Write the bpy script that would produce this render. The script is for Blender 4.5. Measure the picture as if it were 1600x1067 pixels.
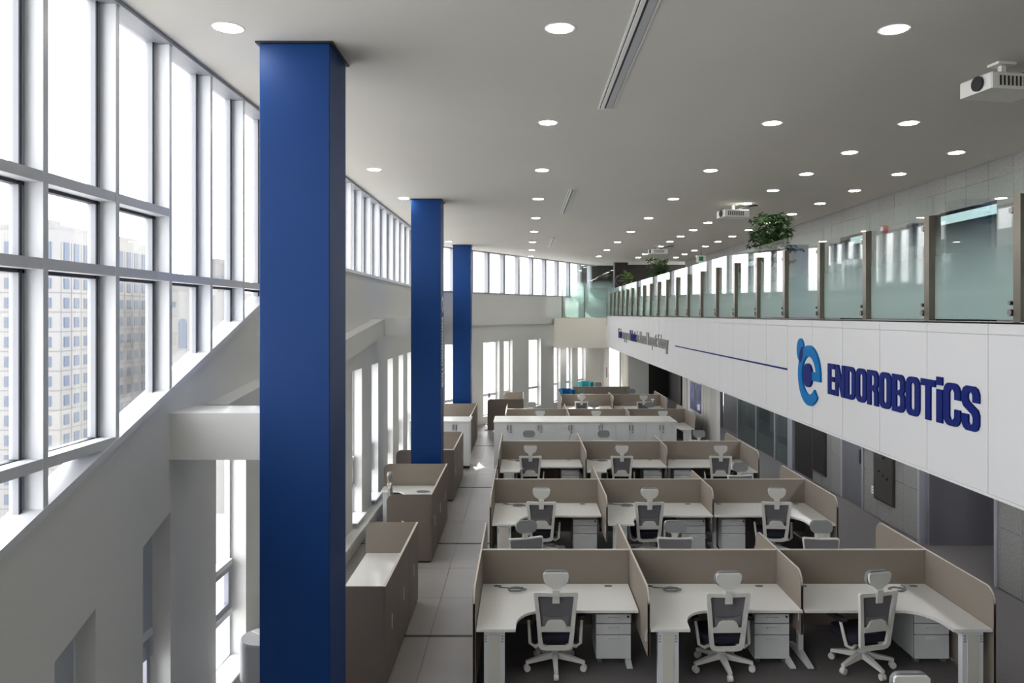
import bpy, math, random
from mathutils import Vector, Matrix
from mathutils.geometry import tessellate_polygon
random.seed(7)
for o in list(bpy.data.objects): bpy.data.objects.remove(o)
scene = bpy.context.scene
col = scene.collection
# ------------------------------------------------------------------ camera, world, sun, exposure
EYE = 3.6
ZF = .13                        # level of the office floor
F = 1210.0                      # focal length in pixels of a 1600 wide frame
cam = bpy.data.cameras.new('camera'); cam_o = bpy.data.objects.new('camera', cam); col.objects.link(cam_o)
cam.sensor_width = 36; cam.lens = 36 * F / 1600
cam.shift_x = -18 / 1600; cam.shift_y = -42.5 / 1600
cam.clip_start = 0.05; cam.clip_end = 1000
cam_o.location = (0, 0, EYE); cam_o.rotation_euler = (math.pi / 2, 0, 0)
scene.camera = cam_o
w = bpy.data.worlds.new('overcast_sky'); scene.world = w; w.use_nodes = True
bg = w.node_tree.nodes['Background']; bg.inputs[0].default_value = (0.965, 0.98, 1.0, 1); bg.inputs[1].default_value = 3.4
sun = bpy.data.lights.new('sun', 'SUN'); sun.energy = 9.0; sun.angle = math.radians(1.0); sun.color = (1, .95, .86)
sun_o = bpy.data.objects.new('sun', sun); col.objects.link(sun_o)
sd = Vector((0.24, -0.97, -0.95)).normalized()
sun_o.rotation_euler = sd.to_track_quat('-Z', 'Y').to_euler(); sun_o.location = (-10, 60, 40)
vs = scene.view_settings
vs.view_transform = 'Standard'; vs.look = 'None'; vs.gamma = 1; vs.exposure = 0.85; vs.use_curve_mapping = False
scene.cycles.max_bounces = 10; scene.cycles.diffuse_bounces = 6; scene.cycles.transparent_max_bounces = 24
scene.cycles.sample_clamp_indirect = 6

# ------------------------------------------------------------------ materials
MATS = {}
def srgb(r, g, b):
    f = lambda c: (c / 255) / 12.92 if c / 255 <= .04045 else (((c / 255) + .055) / 1.055) ** 2.4
    return (f(r), f(g), f(b), 1)
def mat(name, rgb, rough=.5, metal=0, noise=0, scale=8, bump=0, emit=0, spec=.5):
    m = bpy.data.materials.new(name); m.use_nodes = True
    nt = m.node_tree; b = nt.nodes['Principled BSDF']
    c = srgb(*rgb)
    b.inputs['Base Color'].default_value = c; b.inputs['Roughness'].default_value = rough
    b.inputs['Metallic'].default_value = metal; b.inputs['Specular IOR Level'].default_value = spec
    if emit:
        b.inputs['Emission Color'].default_value = c; b.inputs['Emission Strength'].default_value = emit
    if noise or bump:
        tc = nt.nodes.new('ShaderNodeTexCoord'); n = nt.nodes.new('ShaderNodeTexNoise')
        n.inputs['Scale'].default_value = scale; n.inputs['Detail'].default_value = 6
        nt.links.new(tc.outputs['Object'], n.inputs['Vector'])
        if noise:
            mx = nt.nodes.new('ShaderNodeMix'); mx.data_type = 'RGBA'
            mx.inputs[6].default_value = tuple(max(0, x * (1 - noise)) for x in c[:3]) + (1,)
            mx.inputs[7].default_value = tuple(min(1, x * (1 + noise)) for x in c[:3]) + (1,)
            rp = nt.nodes.new('ShaderNodeValToRGB'); rp.color_ramp.elements[0].position = .3; rp.color_ramp.elements[1].position = .7
            nt.links.new(n.outputs['Fac'], rp.inputs['Fac']); nt.links.new(rp.outputs['Color'], mx.inputs['Factor'])
            nt.links.new(mx.outputs[2], b.inputs['Base Color'])
        if bump:
            bp = nt.nodes.new('ShaderNodeBump'); bp.inputs['Strength'].default_value = bump; bp.inputs['Distance'].default_value = .01
            nt.links.new(n.outputs['Fac'], bp.inputs['Height']); nt.links.new(bp.outputs['Normal'], b.inputs['Normal'])
    MATS[name] = m
    return m
def schlick(nt, f0=.04):
    lw = nt.nodes.new('ShaderNodeLayerWeight'); lw.inputs[0].default_value = .5
    pw = nt.nodes.new('ShaderNodeMath'); pw.operation = 'POWER'; pw.inputs[1].default_value = 5
    ma = nt.nodes.new('ShaderNodeMath'); ma.operation = 'MULTIPLY_ADD'; ma.inputs[1].default_value = 1 - f0; ma.inputs[2].default_value = f0
    nt.links.new(lw.outputs['Facing'], pw.inputs[0]); nt.links.new(pw.outputs[0], ma.inputs[0])
    return ma
def glass(name, tint=(1, 1, 1), refl=.9):
    m = bpy.data.materials.new(name); m.use_nodes = True; nt = m.node_tree; nt.nodes.clear()
    out = nt.nodes.new('ShaderNodeOutputMaterial'); t = nt.nodes.new('ShaderNodeBsdfTransparent'); g = nt.nodes.new('ShaderNodeBsdfGlossy')
    t.inputs[0].default_value = tint + (1,); g.inputs['Roughness'].default_value = .01; g.inputs[0].default_value = (refl, refl, refl, 1)
    fr = schlick(nt)
    mx = nt.nodes.new('ShaderNodeMixShader')
    nt.links.new(fr.outputs[0], mx.inputs[0]); nt.links.new(t.outputs[0], mx.inputs[1]); nt.links.new(g.outputs[0], mx.inputs[2])
    nt.links.new(mx.outputs[0], out.inputs[0])
    MATS[name] = m
    return m
def frosted(name, z0, z1, rgb=(186, 206, 202), amount=.88):
    """clear glass on top, etched film fading in towards the bottom (printed film)"""
    m = glass(name, (.93, .97, .96)); nt = m.node_tree
    out = [n for n in nt.nodes if n.type == 'OUTPUT_MATERIAL'][0]; clear = out.inputs[0].links[0].from_socket
    d = nt.nodes.new('ShaderNodeBsdfDiffuse'); d.inputs[0].default_value = srgb(*rgb)
    tl = nt.nodes.new('ShaderNodeBsdfTranslucent'); tl.inputs[0].default_value = srgb(*rgb)
    a = nt.nodes.new('ShaderNodeMixShader'); a.inputs[0].default_value = .5
    nt.links.new(d.outputs[0], a.inputs[1]); nt.links.new(tl.outputs[0], a.inputs[2])
    gl = nt.nodes.new('ShaderNodeBsdfGlossy'); gl.inputs['Roughness'].default_value = .03
    fr = schlick(nt)
    a2 = nt.nodes.new('ShaderNodeMixShader'); nt.links.new(fr.outputs[0], a2.inputs[0]); nt.links.new(a.outputs[0], a2.inputs[1]); nt.links.new(gl.outputs[0], a2.inputs[2])
    geo = nt.nodes.new('ShaderNodeNewGeometry'); sp = nt.nodes.new('ShaderNodeSeparateXYZ'); mr = nt.nodes.new('ShaderNodeMapRange')
    mr.inputs['From Min'].default_value = z1; mr.inputs['From Max'].default_value = z0; mr.inputs['To Min'].default_value = 0; mr.inputs['To Max'].default_value = amount
    nt.links.new(geo.outputs['Position'], sp.inputs[0]); nt.links.new(sp.outputs['Z'], mr.inputs['Value'])
    mx = nt.nodes.new('ShaderNodeMixShader'); nt.links.new(mr.outputs[0], mx.inputs[0]); nt.links.new(clear, mx.inputs[1]); nt.links.new(a2.outputs[0], mx.inputs[2])
    nt.links.new(mx.outputs[0], out.inputs[0])
    return m
mat('ceiling_paint', (208, 205, 198), .8, noise=.015, scale=.6)
mat('wall_paint', (216, 216, 213), .7, noise=.012, scale=1.2)
mat('cream_paint', (232, 228, 216), .7)
mat('fascia_white', (196, 196, 197), .6, spec=.2)
mat('fascia_joint', (190, 190, 190), .6)
mat('mullion_white', (214, 216, 220), .4)
mat('mullion_grey', (150, 152, 158), .4)
mat('gasket', (40, 42, 52), .5)
mat('column_blue', (0, 52, 112), .5, spec=.25, noise=.03, scale=2)
mat('panel_taupe', (138, 128, 118), .75, noise=.03, scale=60, bump=.05)
mat('panel_trim', (205, 197, 186), .6)
mat('cabinet_taupe', (108, 98, 90), .5, noise=.03, scale=3)
mat('cabinet_dark', (98, 88, 80), .5, noise=.03, scale=3)
mat('desk_white', (232, 231, 227), .35, noise=.012, scale=30)
mat('metal_white', (222, 225, 226), .4)
mat('leg_beige', (212, 210, 200), .5)
mat('plastic_white', (226, 225, 220), .4)
mat('plastic_black', (28, 28, 30), .5)
mat('mesh_grey', (112, 112, 117), .9, noise=.12, scale=300)
mat('seat_navy', (36, 38, 54), .95, noise=.1, scale=200)
mat('pad_grey', (112, 114, 116), .8, noise=.05, scale=150)
mat('cushion_grey', (128, 131, 133), .8, noise=.05, scale=120)
mat('lumbar_grey', (122, 122, 124), .7)
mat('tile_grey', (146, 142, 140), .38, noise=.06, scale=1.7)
mat('grout', (104, 102, 100), .8)
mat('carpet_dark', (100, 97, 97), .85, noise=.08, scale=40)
mat('strip_black', (30, 29, 30), .5)
mat('stone', (132, 131, 130), .7, noise=.2, scale=38)
mat('stone_joint', (92, 92, 94), .9)
mat('door_grey', (104, 104, 110), .45, noise=.02, scale=2)
mat('frame_grey', (150, 151, 160), .4)
mat('steel', (150, 148, 144), .3, 1)
mat('steel_dark', (105, 102, 98), .35, 1)
mat('post_steel', (128, 121, 110), .3, 1, noise=.1, scale=4)
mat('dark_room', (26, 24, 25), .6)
mat('dark_brown', (46, 38, 36), .5, noise=.1, scale=3)
mat('logo_blue', (0, 100, 160), .6, spec=.1)
mat('logo_navy', (14, 28, 100), .6, spec=.1)
mat('logo_purple', (26, 24, 92), .6, spec=.1)
mat('letter_navy', (8, 26, 96), .6, spec=.1)
mat('letter_grey', (120, 120, 118), .5)
mat('letter_white', (225, 228, 235), .5)
mat('light_lens', (255, 252, 244), .5, emit=40)
mat('added_corridor_lens', (250, 252, 255), .5, emit=170)  # stronger lens for the added, unseen corridor downlights
mat('light_trim', (235, 234, 230), .5)
mat('diffuser_grey', (176, 177, 180), .45)
mat('leaf', (44, 78, 30), .45, noise=.35, scale=9)
mat('leaf_light', (84, 112, 52), .5, noise=.3, scale=9)
mat('bark', (92, 74, 56), .8, noise=.2, scale=20)
mat('pot', (205, 204, 200), .5)
mat('soil', (50, 40, 32), .9)
mat('building_white', (122, 121, 119), .8, noise=.02, scale=.1)
mat('building_joint', (104, 102, 100), .8)
mat('building_glass', (88, 95, 106), .6, spec=.2)
mat('ground', (150, 150, 150), .9)
mat('red', (176, 30, 32), .4)
mat('paper', (235, 234, 232), .6)
mat('sign_green', (30, 140, 90), .5)
mat('speaker_blue', (44, 52, 68), .5)
mat('tub_blue', (10, 112, 170), .6)
mat('tub_teal', (60, 170, 180), .6)
mat('cable', (128, 130, 134), .5)
mat('purifier', (196, 197, 200), .35)
mat('poster_navy', (92, 98, 150), .4, noise=.95, scale=3.5)
mat('louver', (205, 202, 196), .5)
glass('window_glass'); glass('dark_glass', (.35, .40, .40))
frosted('rail_frost', 3.75, 4.25)
frosted('screen_frost', 4.2, 4.9)
frosted('room_frost', 1.1, 2.0, (120, 140, 140), .35)
M = MATS

# ------------------------------------------------------------------ mesh helpers
class MB:
    def __init__(s): s.v = []; s.f = []
    def add(s, vs_, fs):
        n = len(s.v); s.v += [tuple(p) for p in vs_]; s.f += [tuple(i + n for i in f) for f in fs]; return s
    def box(s, x0, x1, y0, y1, z0, z1):
        return s.add([(x0,y0,z0),(x1,y0,z0),(x1,y1,z0),(x0,y1,z0),(x0,y0,z1),(x1,y0,z1),(x1,y1,z1),(x0,y1,z1)],
                     [(0,3,2,1),(4,5,6,7),(0,1,5,4),(1,2,6,5),(2,3,7,6),(3,0,4,7)])
    def bbox(s, x0, x1, y0, y1, z0, z1, b=.008):
        """box with chamfered vertical and top edges"""
        p = [(x0+b,y0),(x1-b,y0),(x1,y0+b),(x1,y1-b),(x1-b,y1),(x0+b,y1),(x0,y1-b),(x0,y0+b)]
        q = [(x0+2*b,y0+b),(x1-2*b,y0+b),(x1-b,y0+2*b),(x1-b,y1-2*b),(x1-2*b,y1-b),(x0+2*b,y1-b),(x0+b,y1-2*b),(x0+b,y0+2*b)]
        v = [(a,c,z0) for a,c in p] + [(a,c,z1-b) for a,c in p] + [(a,c,z1) for a,c in q]
        f = [tuple(range(7,-1,-1)), tuple(range(16,24))]
        for i in range(8):
            j = (i+1) % 8; f += [(i,j,8+j,8+i),(8+i,8+j,16+j,16+i)]
        return s.add(v, f)
    def prism(s, outline, a0, a1, axis='z', holes=()):
        loops = [[Vector((p[0], p[1], 0)) for p in l] for l in [list(outline)] + [list(h) for h in holes]]
        tris = tessellate_polygon(loops); flat = [p for l in loops for p in l]; n = len(flat)
        def P(p, a): return {'z': (p[0],p[1],a), 'y': (p[0],a,p[1]), 'x': (a,p[0],p[1])}[axis]
        v = [P(p, a0) for p in flat] + [P(p, a1) for p in flat]
        f = [t for t in tris] + [tuple(i + n for i in reversed(t)) for t in tris]
        k = 0
        for l in loops:
            m = len(l)
            for i in range(m):
                j = (i+1) % m; f.append((k+i, k+j, n+k+j, n+k+i))
            k += m
        return s.add(v, f)
    def tube(s, pts, r, n=8, closed=False, caps=True):
        pts = [Vector(p) for p in pts]; m = len(pts); rs = r if isinstance(r, (list, tuple)) else [r] * m
        v = []; up0 = None
        for i, p in enumerate(pts):
            a = pts[i-1] if (i > 0 or closed) else p; b = pts[(i+1) % m] if (i < m-1 or closed) else p
            t = (b - a).normalized()
            if up0 is None:
                up0 = Vector((0,0,1)) if abs(t.z) < .9 else Vector((0,1,0))
            x = up0.cross(t)
            if x.length < 1e-4: x = Vector((1,0,0)).cross(t)
            x.normalize(); y = t.cross(x).normalized(); up0 = y
            for k in range(n):
                an = 2*math.pi*(k+.5)/n; v.append(p + x*math.cos(an)*rs[i] + y*math.sin(an)*rs[i])
        f = []
        for i in range(m if closed else m-1):
            for k in range(n):
                i2 = (i+1) % m; k2 = (k+1) % n
                f.append((i*n+k, i*n+k2, i2*n+k2, i2*n+k))
        if caps and not closed:
            f.append(tuple(range(n-1,-1,-1))); f.append(tuple((m-1)*n+k for k in range(n)))
        return s.add(v, f)
    def cyl(s, p0, p1, r, n=12, r1=None): return s.tube([p0, p1], [r, r if r1 is None else r1], n)
    def lathe(s, prof, c=(0,0,0), n=24):
        v = []; f = []; m = len(prof)
        for r, z in prof:
            for k in range(n):
                a = 2*math.pi*k/n; v.append((c[0]+r*math.cos(a), c[1]+r*math.sin(a), c[2]+z))
        for i in range(m-1):
            for k in range(n):
                k2 = (k+1) % n; f.append((i*n+k, i*n+k2, (i+1)*n+k2, (i+1)*n+k))
        f.append(tuple(range(n-1,-1,-1))); f.append(tuple((m-1)*n+k for k in range(n)))
        return s.add(v, f)
    def xf(s, mtx, start=0):
        s.v = s.v[:start] + [tuple(mtx @ Vector(p)) for p in s.v[start:]]; return s
    def build(s, name, m, parent=None, smooth=False):
        me = bpy.data.meshes.new(name); me.from_pydata(s.v, [], s.f); me.update()
        import bmesh
        b = bmesh.new(); b.from_mesh(me); bmesh.ops.recalc_face_normals(b, faces=b.faces); b.to_mesh(me); b.free()
        me.materials.append(M[m] if isinstance(m, str) else m)
        if smooth:
            for p in me.polygons: p.use_smooth = True
            if smooth != 'full':
                try: me.set_sharp_from_angle(angle=math.radians(40))
                except Exception: pass
        o = bpy.data.objects.new(name, me); col.objects.link(o)
        if parent: o.parent = parent
        return o
def tag(o, label, cat=None, group=None, kind=None):
    o['label'] = label
    if cat: o['category'] = cat
    if group: o['group'] = group
    if kind: o['kind'] = kind
    return o
def thing(name, label, cat, loc=(0,0,0), rz=0, group=None):
    o = bpy.data.objects.new(name, None); col.objects.link(o); o.location = loc; o.rotation_euler = (0,0,rz)
    o.empty_display_size = .1
    return tag(o, label, cat, group)
def struct(name, label=None):
    o = bpy.data.objects.new(name, None); col.objects.link(o); o['kind'] = 'structure'
    if label: o['label'] = label
    return o
def st(o, label=None):
    o['kind'] = 'structure'
    if label: o['label'] = label
    return o
def dup(root, loc, rz, label, group=None):
    def rec(o, parent):
        c = o.copy(); col.objects.link(c); c.parent = parent
        for ch in o.children: rec(ch, c)
        return c
    r = rec(root, None); r.location = loc; r.rotation_euler = (0,0,rz); r['label'] = label
    if group: r['group'] = group
    return r
def piece(src, loc, parent, rz=0):
    c = src.copy(); col.objects.link(c); c.location = loc; c.rotation_euler = (0,0,rz); c.parent = parent; return c
def arc(cx, cy, r, a0, a1, n=6):
    return [(cx + r*math.cos(math.radians(a0+(a1-a0)*i/n)), cy + r*math.sin(math.radians(a0+(a1-a0)*i/n))) for i in range(n+1)]
def rrect(x0, x1, y0, y1, r, n=5):
    return arc(x1-r, y1-r, r, 0, 90, n) + arc(x0+r, y1-r, r, 90, 180, n) + arc(x0+r, y0+r, r, 180, 270, n) + arc(x1-r, y0+r, r, 270, 360, n)
ORD = ['first','second','third','fourth','fifth','sixth','seventh','eighth','ninth','tenth','eleventh','twelfth','thirteenth','fourteenth','fifteenth','sixteenth']

# ------------------------------------------------------------------ setting: room shell
CEIL = 5.58
XL = -2.56                      # inner face of the left curtain wall
XR = 6.05                       # stone wall on the right
XF = 3.0                        # mezzanine fascia
DA = Vector((-2.56, 22.3)); DD = Vector((.514, .857)).normalized(); DN = Vector((-DD.y, DD.x))  # far diagonal wall, DN points outside
def dpt(s, off=0): p = DA + DD*s + DN*off; return (p.x, p.y)
YB = -3.5                       # room goes on behind the camera
# floor
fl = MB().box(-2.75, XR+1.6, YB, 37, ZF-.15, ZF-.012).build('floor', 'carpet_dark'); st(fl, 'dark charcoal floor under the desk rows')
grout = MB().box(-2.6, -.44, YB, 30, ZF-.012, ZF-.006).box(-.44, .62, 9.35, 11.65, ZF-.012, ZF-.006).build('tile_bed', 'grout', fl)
tile_src = None
tw = .58; rows_y = [YB]
for y in (8.33, 11.7, 15.5, 20.4, 26.5): rows_y.append(y)
def tile(x0, x1, y0, y1):
    MB().bbox(x0+.002, x1-.002, y0+.002, y1-.002, ZF-.008, ZF, .001).build('tile', 'tile_grey', fl)
for a, b in zip(rows_y[:-1], rows_y[1:]):
    n = max(1, round((b - a) / 1.16)); L = (b - a - .05) / n
    for i in range(n):
        if a + (i+1)*L < 4: continue
        for x0, x1 in ((-2.6, -2.17), (-2.17, -1.59), (-1.59, -1.01), (-1.01, -.44)):
            tile(x0, x1, a + .05 + i*L, a + .05 + (i+1)*L)
for i in range(2):  # paler floor patch reaching under the left desk of the second row
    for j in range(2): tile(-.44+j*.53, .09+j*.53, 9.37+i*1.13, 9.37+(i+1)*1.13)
for y in rows_y[1:-1]:
    MB().box(-2.6, -.44, y, y+.05, ZF-.01, ZF+.003).build('expansion_strip', 'strip_black', fl)
# ceiling
cp = [(-2.73, YB), (-2.73, 22.2), dpt(12.2, .12), (XR+1.6, 33.5), (XR+1.6, YB)]
ce = MB().prism(cp, CEIL, CEIL+.15).build('ceiling', 'ceiling_paint'); st(ce, 'flat pale grey ceiling')
# left wall below the curtain wall, with an inclined top
def sill(y): return max(.3, 2.42 + .337*(y-3.79)) if y < 9.2 else 4.243
slots = [(3.25, 3.66), (4.26, 4.67), (5.25, 5.66)]
wins = [(6.5, 7.2), (8.3, 8.9), (10.0, 10.65), (11.68, 12.36), (13.14, 13.75), (14.7, 15.3), (16.0, 16.6), (17.2, 17.8), (18.5, 19.1), (19.8, 20.4), (21.1, 21.7)]
def slot_head(y): return 2.02 + .337*(y-5.25)
holes = [[(a, .4), (b, .4), (b, slot_head(b)), (a, slot_head(a))] for a, b in slots] + [[(a, .42), (b, .42), (b, 2.74), (a, 2.74)] for a, b in wins]
outl = [(YB, 0), (22.3, 0), (22.3, 4.243), (9.2, 4.243), (2.0, sill(2.0)), (YB, sill(2.0))]
wl = MB().prism(outl, -2.76, -2.58, 'x', holes).build('wall_left', 'wall_paint'); st(wl, 'white wall with inclined top and narrow window slots')
# window in each opening of the left wall
def slot_window(n, y0, y1, z0, heads, xg=-2.74, lab=None):
    r = struct('window_%d' % n, lab)
    h0, h1 = heads; fr = .035
    MB().prism([(y0,z0),(y1,z0),(y1,h1),(y0,h0)], xg-.02, xg+.02, 'x', [[(y0+fr,z0+fr),(y1-fr,z0+fr),(y1-fr,h1-fr),(y0+fr,h0-fr)]]).build('window_frame', 'mullion_white', r)
    for z in (z0+.45, z0+.9):
        MB().box(xg-.03, xg+.05, y0+fr, y1-fr, z-.025, z+.025).build('transom', 'mullion_white', r)
    MB().prism([(y0+fr,z0+fr),(y1-fr,z0+fr),(y1-fr,h1-fr),(y0+fr,h0-fr)], xg-.006, xg+.002, 'x').build('pane', 'window_glass', r)
    sash = MB().prism([(y0+.05,z0+.48),(y1-.05,z0+.48),(y1-.05,z0+.87),(y0+.05,z0+.87)], xg-.01, xg+.035, 'x', [[(y0+.1,z0+.53),(y1-.1,z0+.53),(y1-.1,z0+.82),(y0+.1,z0+.82)]]).build('sash', 'frame_grey', r)
    MB().box(xg+.02, -2.5, y0+.001, y1-.001, z0+.001, z0+.025).build('window_sill', 'mullion_white', r)
    return r
nwin = 10
mat('blind', (176, 182, 192), .8)
for (a, b) in slots:
    r = slot_window(nwin, a, b, .4, (slot_head(a), slot_head(b))); nwin += 1
    MB().prism([(a+.01, 1.12), (b-.01, 1.12), (b-.01, slot_head(b)-.01), (a+.01, slot_head(a)-.01)], -2.712, -2.706, 'x').build('blind', 'blind', r)
for (a, b) in wins: slot_window(nwin, a, b, .42, (2.74, 2.74)); nwin += 1
# low ledge running along the wall under the windows
lg = MB().box(-2.58, -2.42, 6.2, 22.2, .30, .36).box(-2.58, -2.46, 6.2, 22.2, ZF, .30).build('trim_1', 'wall_paint'); st(lg, 'low white ledge under the side windows')
# inclined band beam under the curtain wall and the two beams that tie columns to the wall
bb = MB().prism([(6.3, 2.58), (13.35, 3.23), (13.35, 3.52), (6.3, 2.87)], -2.58, -2.40, 'x').build('trim_2', 'wall_paint'); st(bb, 'inclined white band beam on the left wall')
b1 = MB().box(-2.68, -1.921, 5.64, 6.1, 2.54, 2.88).build('trim_3', 'wall_paint'); st(b1, 'white beam tying the nearest blue column to the wall')
b2 = MB().box(-2.60, -1.90, 13.35, 13.8, 3.23, 3.55).build('trim_4', 'wall_paint'); st(b2, 'white beam tying the middle blue column to the wall')
b3 = MB().box(-2.58, -2.45, 13.8, 22.35, 3.26, 3.54).build('trim_5', 'wall_paint'); st(b3, 'white horizontal band on the left wall')

# ---- left curtain wall (window_1)
cw = struct('window_1', 'tall white curtain wall above the inclined sill')
GX = -2.69
ys = [4.127 + .735*i for i in range(-9, 25)]
fin_y = [y for y in ys if y < 22.3]
for y in fin_y:
    z0 = max(sill(y), sill(2.0) if y < 2 else 0)
    MB().box(GX, XL, y, y+.045, z0-.02, CEIL).build('mullion', 'mullion_white', cw)
    MB().box(GX-.02, GX+.03, y-.05, y+.06, z0-.02, CEIL).build('mullion_frame', 'mullion_grey', cw)
    MB().box(GX+.03, GX+.036, y-.05, y-.03, z0-.02, CEIL).build('gasket', 'gasket', cw)
def transom(z, y0, y1):
    MB().box(GX, XL-.004, y0, y1, z-.03, z+.03).build('transom', 'mullion_white', cw)
    MB().box(GX-.02, GX+.03, y0, y1, z-.05, z+.035).build('transom_frame', 'gasket', cw)
transom(4.335, YB, 5.62); transom(3.87, YB, 8.1); transom(2.80, YB, 4.92)
# inclined sill cap and flat sill cap
MB().prism([(2.0, sill(2.0)-.02), (9.2, 4.22), (9.2, 4.265), (2.0, sill(2.0)+.03)], GX-.03, XL+.005, 'x').build('sill_cap', 'mullion_white', cw)
MB().box(GX-.03, XL+.005, 9.2, 22.3, 4.22, 4.265).build('sill_cap', 'mullion_white', cw)
MB().box(GX-.03, XL+.005, YB, 2.0, sill(2)-.02, sill(2)+.03).build('sill_cap', 'mullion_white', cw)
MB().box(GX-.03, XL+.02, YB, 22.3, CEIL-.03, CEIL).build('head_trim', 'mullion_grey', cw)
for y, y2 in zip(fin_y[:-1], fin_y[1:]):
    za, zb = (sill(max(y, 2)), sill(max(y2, 2)))
    zs = [None] + [z for z, ye in ((2.80, 4.92), (3.87, 8.1), (4.335, 5.62)) if y2 <= ye + .02 and z > min(za, zb)] + [CEIL]
    for k in range(len(zs)-1):
        lo = (za, zb) if zs[k] is None else (max(zs[k], za), max(zs[k], zb))
        hi = zs[k+1]
        if hi - min(lo) < .02: continue
        q = [(y+.045, lo[0]), (y2, lo[1]), (y2, hi), (y+.045, hi)]
        if max(lo) >= hi - .001:          # triangle under a transom
            t = (hi - lo[0]) / max(1e-6, lo[1] - lo[0]); q = [(y+.045, lo[0]), (y+.045+(y2-y-.045)*min(1, t), hi), (y+.045, hi)]
        MB().prism(q, GX-.004, GX+.004, 'x').build('pane', 'window_glass', cw)

# ---- far diagonal wall (lower part with window slots, upper strip window)
def diag(mb, name, m, parent=None, smooth=False):
    mt = Matrix(((DD.x, DN.x, 0, DA.x), (DD.y, DN.y, 0, DA.y), (0, 0, 1, 0), (0, 0, 0, 1)))
    return mb.xf(mt).build(name, m, parent, smooth)
dw = [(2.52, 3.45), (3.73, 4.25), (5.34, 6.18), (7.15, 7.65), (8.15, 8.6), (9.1, 9.75)]
dh = [[(a, .36), (b, .36), (b, 2.74), (a, 2.74)] for a, b in dw] + [[(.5, .36), (1.1, .36), (1.1, 2.74), (.5, 2.74)]]
o = diag(MB().prism([(0, 0), (12, 0), (12, 4.26), (0, 4.26)], 0, .2, 'y', dh), 'wall_back', 'wall_paint'); st(o, 'white far wall with tall narrow windows')
n2 = 30
for a, b in dw + [(.5, 1.1)]:
    r = struct('window_%d' % n2); n2 += 1; g = .15
    diag(MB().prism([(a,.36),(b,.36),(b,2.74),(a,2.74)], g-.03, g+.03, 'y', [[(a+.05,.41),(b-.05,.41),(b-.05,2.69),(a+.05,2.69)]]), 'window_frame', 'mullion_white', r)
    diag(MB().box(a+.05, b-.05, g-.05, g+.03, .98, 1.06), 'transom', 'mullion_white', r)
    diag(MB().box(a+.05, b-.05, g-.004, g+.004, .41, 2.69), 'pane', 'window_glass', r)
r = struct('window_2', 'strip of tall panes along the top of the far wall')
diag(MB().box(0, 12, -.02, .17, 4.24, 4.29), 'sill_cap', 'mullion_grey', r)
diag(MB().box(0, 12, -.02, .17, CEIL-.03, CEIL), 'head_trim', 'mullion_grey', r)
sm = [.03 + .93*i for i in range(13)]
for s in sm: diag(MB().box(s-.06, s+.06, 0, .15, 4.29, CEIL-.03), 'mullion', 'mullion_grey', r)
for a, b in zip(sm[:-1], sm[1:]): diag(MB().box(a+.06, b-.06, .10, .108, 4.29, CEIL-.03), 'pane', 'window_glass', r)
o = diag(MB().box(-.05, 7.0, -.12, 0, 3.26, 3.54), 'trim_6', 'wall_paint'); st(o, 'white horizontal band on the far wall')

# ---- mezzanine: slab, fascia of panels, cross fascia
sl = MB().box(XF+.02, XR+1.6, YB, 33, 3.2, 3.44).box(1.12, XF+.02, 28.06, 33, 3.2, 3.44).build('floor_mezzanine', 'tile_grey'); st(sl, 'mezzanine floor slab')
so = MB().box(XF+.03, XR+1.6, YB, 33, 2.46, 2.50).box(1.12, XF+.03, 28, 33, 2.40, 2.44).build('ceiling_lower', 'ceiling_paint'); st(so, 'low ceiling below the mezzanine')
fa = struct('wall_fascia', 'long white panelled mezzanine fascia')
MB().box(XF+.012, XF+.08, YB, 27.95, 2.44, 3.54).build('fascia_core', 'fascia_joint', fa)
MB().box(XF-.006, XF+.085, YB, 27.95, 2.425, 2.445).build('bottom_trim', 'fascia_white', fa)
pit = .76; y = 5.0 - pit*11
psrc = MB().box(0, .013, .003, pit-.003, 2.446, 3.467).build('panel', 'fascia_white', fa); psrc.location = (XF, y, 0)
csrc = MB().box(0, .013, .003, pit-.003, 3.473, 3.553).build('cap_panel', 'fascia_white', fa); csrc.location = (XF, y, 0)
y += pit
while y < 27.4:
    piece(psrc, (XF, y, 0), fa); piece(csrc, (XF, y, 0), fa); y += pit
cf = MB().box(1.10, XF, 27.95, 28.05, 2.38, 3.47).build('wall_cross_fascia', 'cream_paint'); st(cf, 'cream end face of the far mezzanine')

# ---- stone wall on the right with openings, both floors
wr = struct('wall_right', 'grey stone slab wall behind the mezzanine')
openings_low = [(9.87, 11.86), (13.76, 14.73), (16.2, 23.85), (24.6, 28.2)]
openings_up = [(9.9, 11.6), (13.8, 14.8), (20.2, 21.8)]
def stone_run(y0, y1, z0, z1, rows):
    MB().box(XR+.015, XR+.2, y0, y1, z0, z1).build('stone_backing', 'stone_joint', wr)
    n = max(1, round((y1-y0)/.51)); L = (y1-y0)/n; H = (z1-z0)/rows
    src = None
    for i in range(n):
        for j in range(rows):
            if src is None: src = MB().box(0, .02, .003, L-.003, .003, H-.003).build('stone_slab', 'stone', wr); src.location = (XR, y0, z0)
            else: piece(src, (XR, y0+i*L, z0+j*H), wr)
for a, b in [(6.5, 9.87), (11.86, 13.76), (14.73, 16.2)]: stone_run(a, b, .12, 2.46, 3)
for a, b in [(6.5, 9.9), (11.6, 13.8), (14.8, 20.2), (21.8, 29)]:
    stone_run(a, b, 3.44, 5.06, 2)
stone_run(6.5, 29, 5.06, CEIL, 1)
bs = MB().box(XR-.012, XR+.2, 11.86, 13.76, 0, .12).box(XR-.012, XR+.2, 6.5, 9.87, 0, .12).box(XR-.012, XR+.2, 14.73, 16.2, 0, .12).build('baseboard_right', 'steel_dark'); st(bs)
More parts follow.
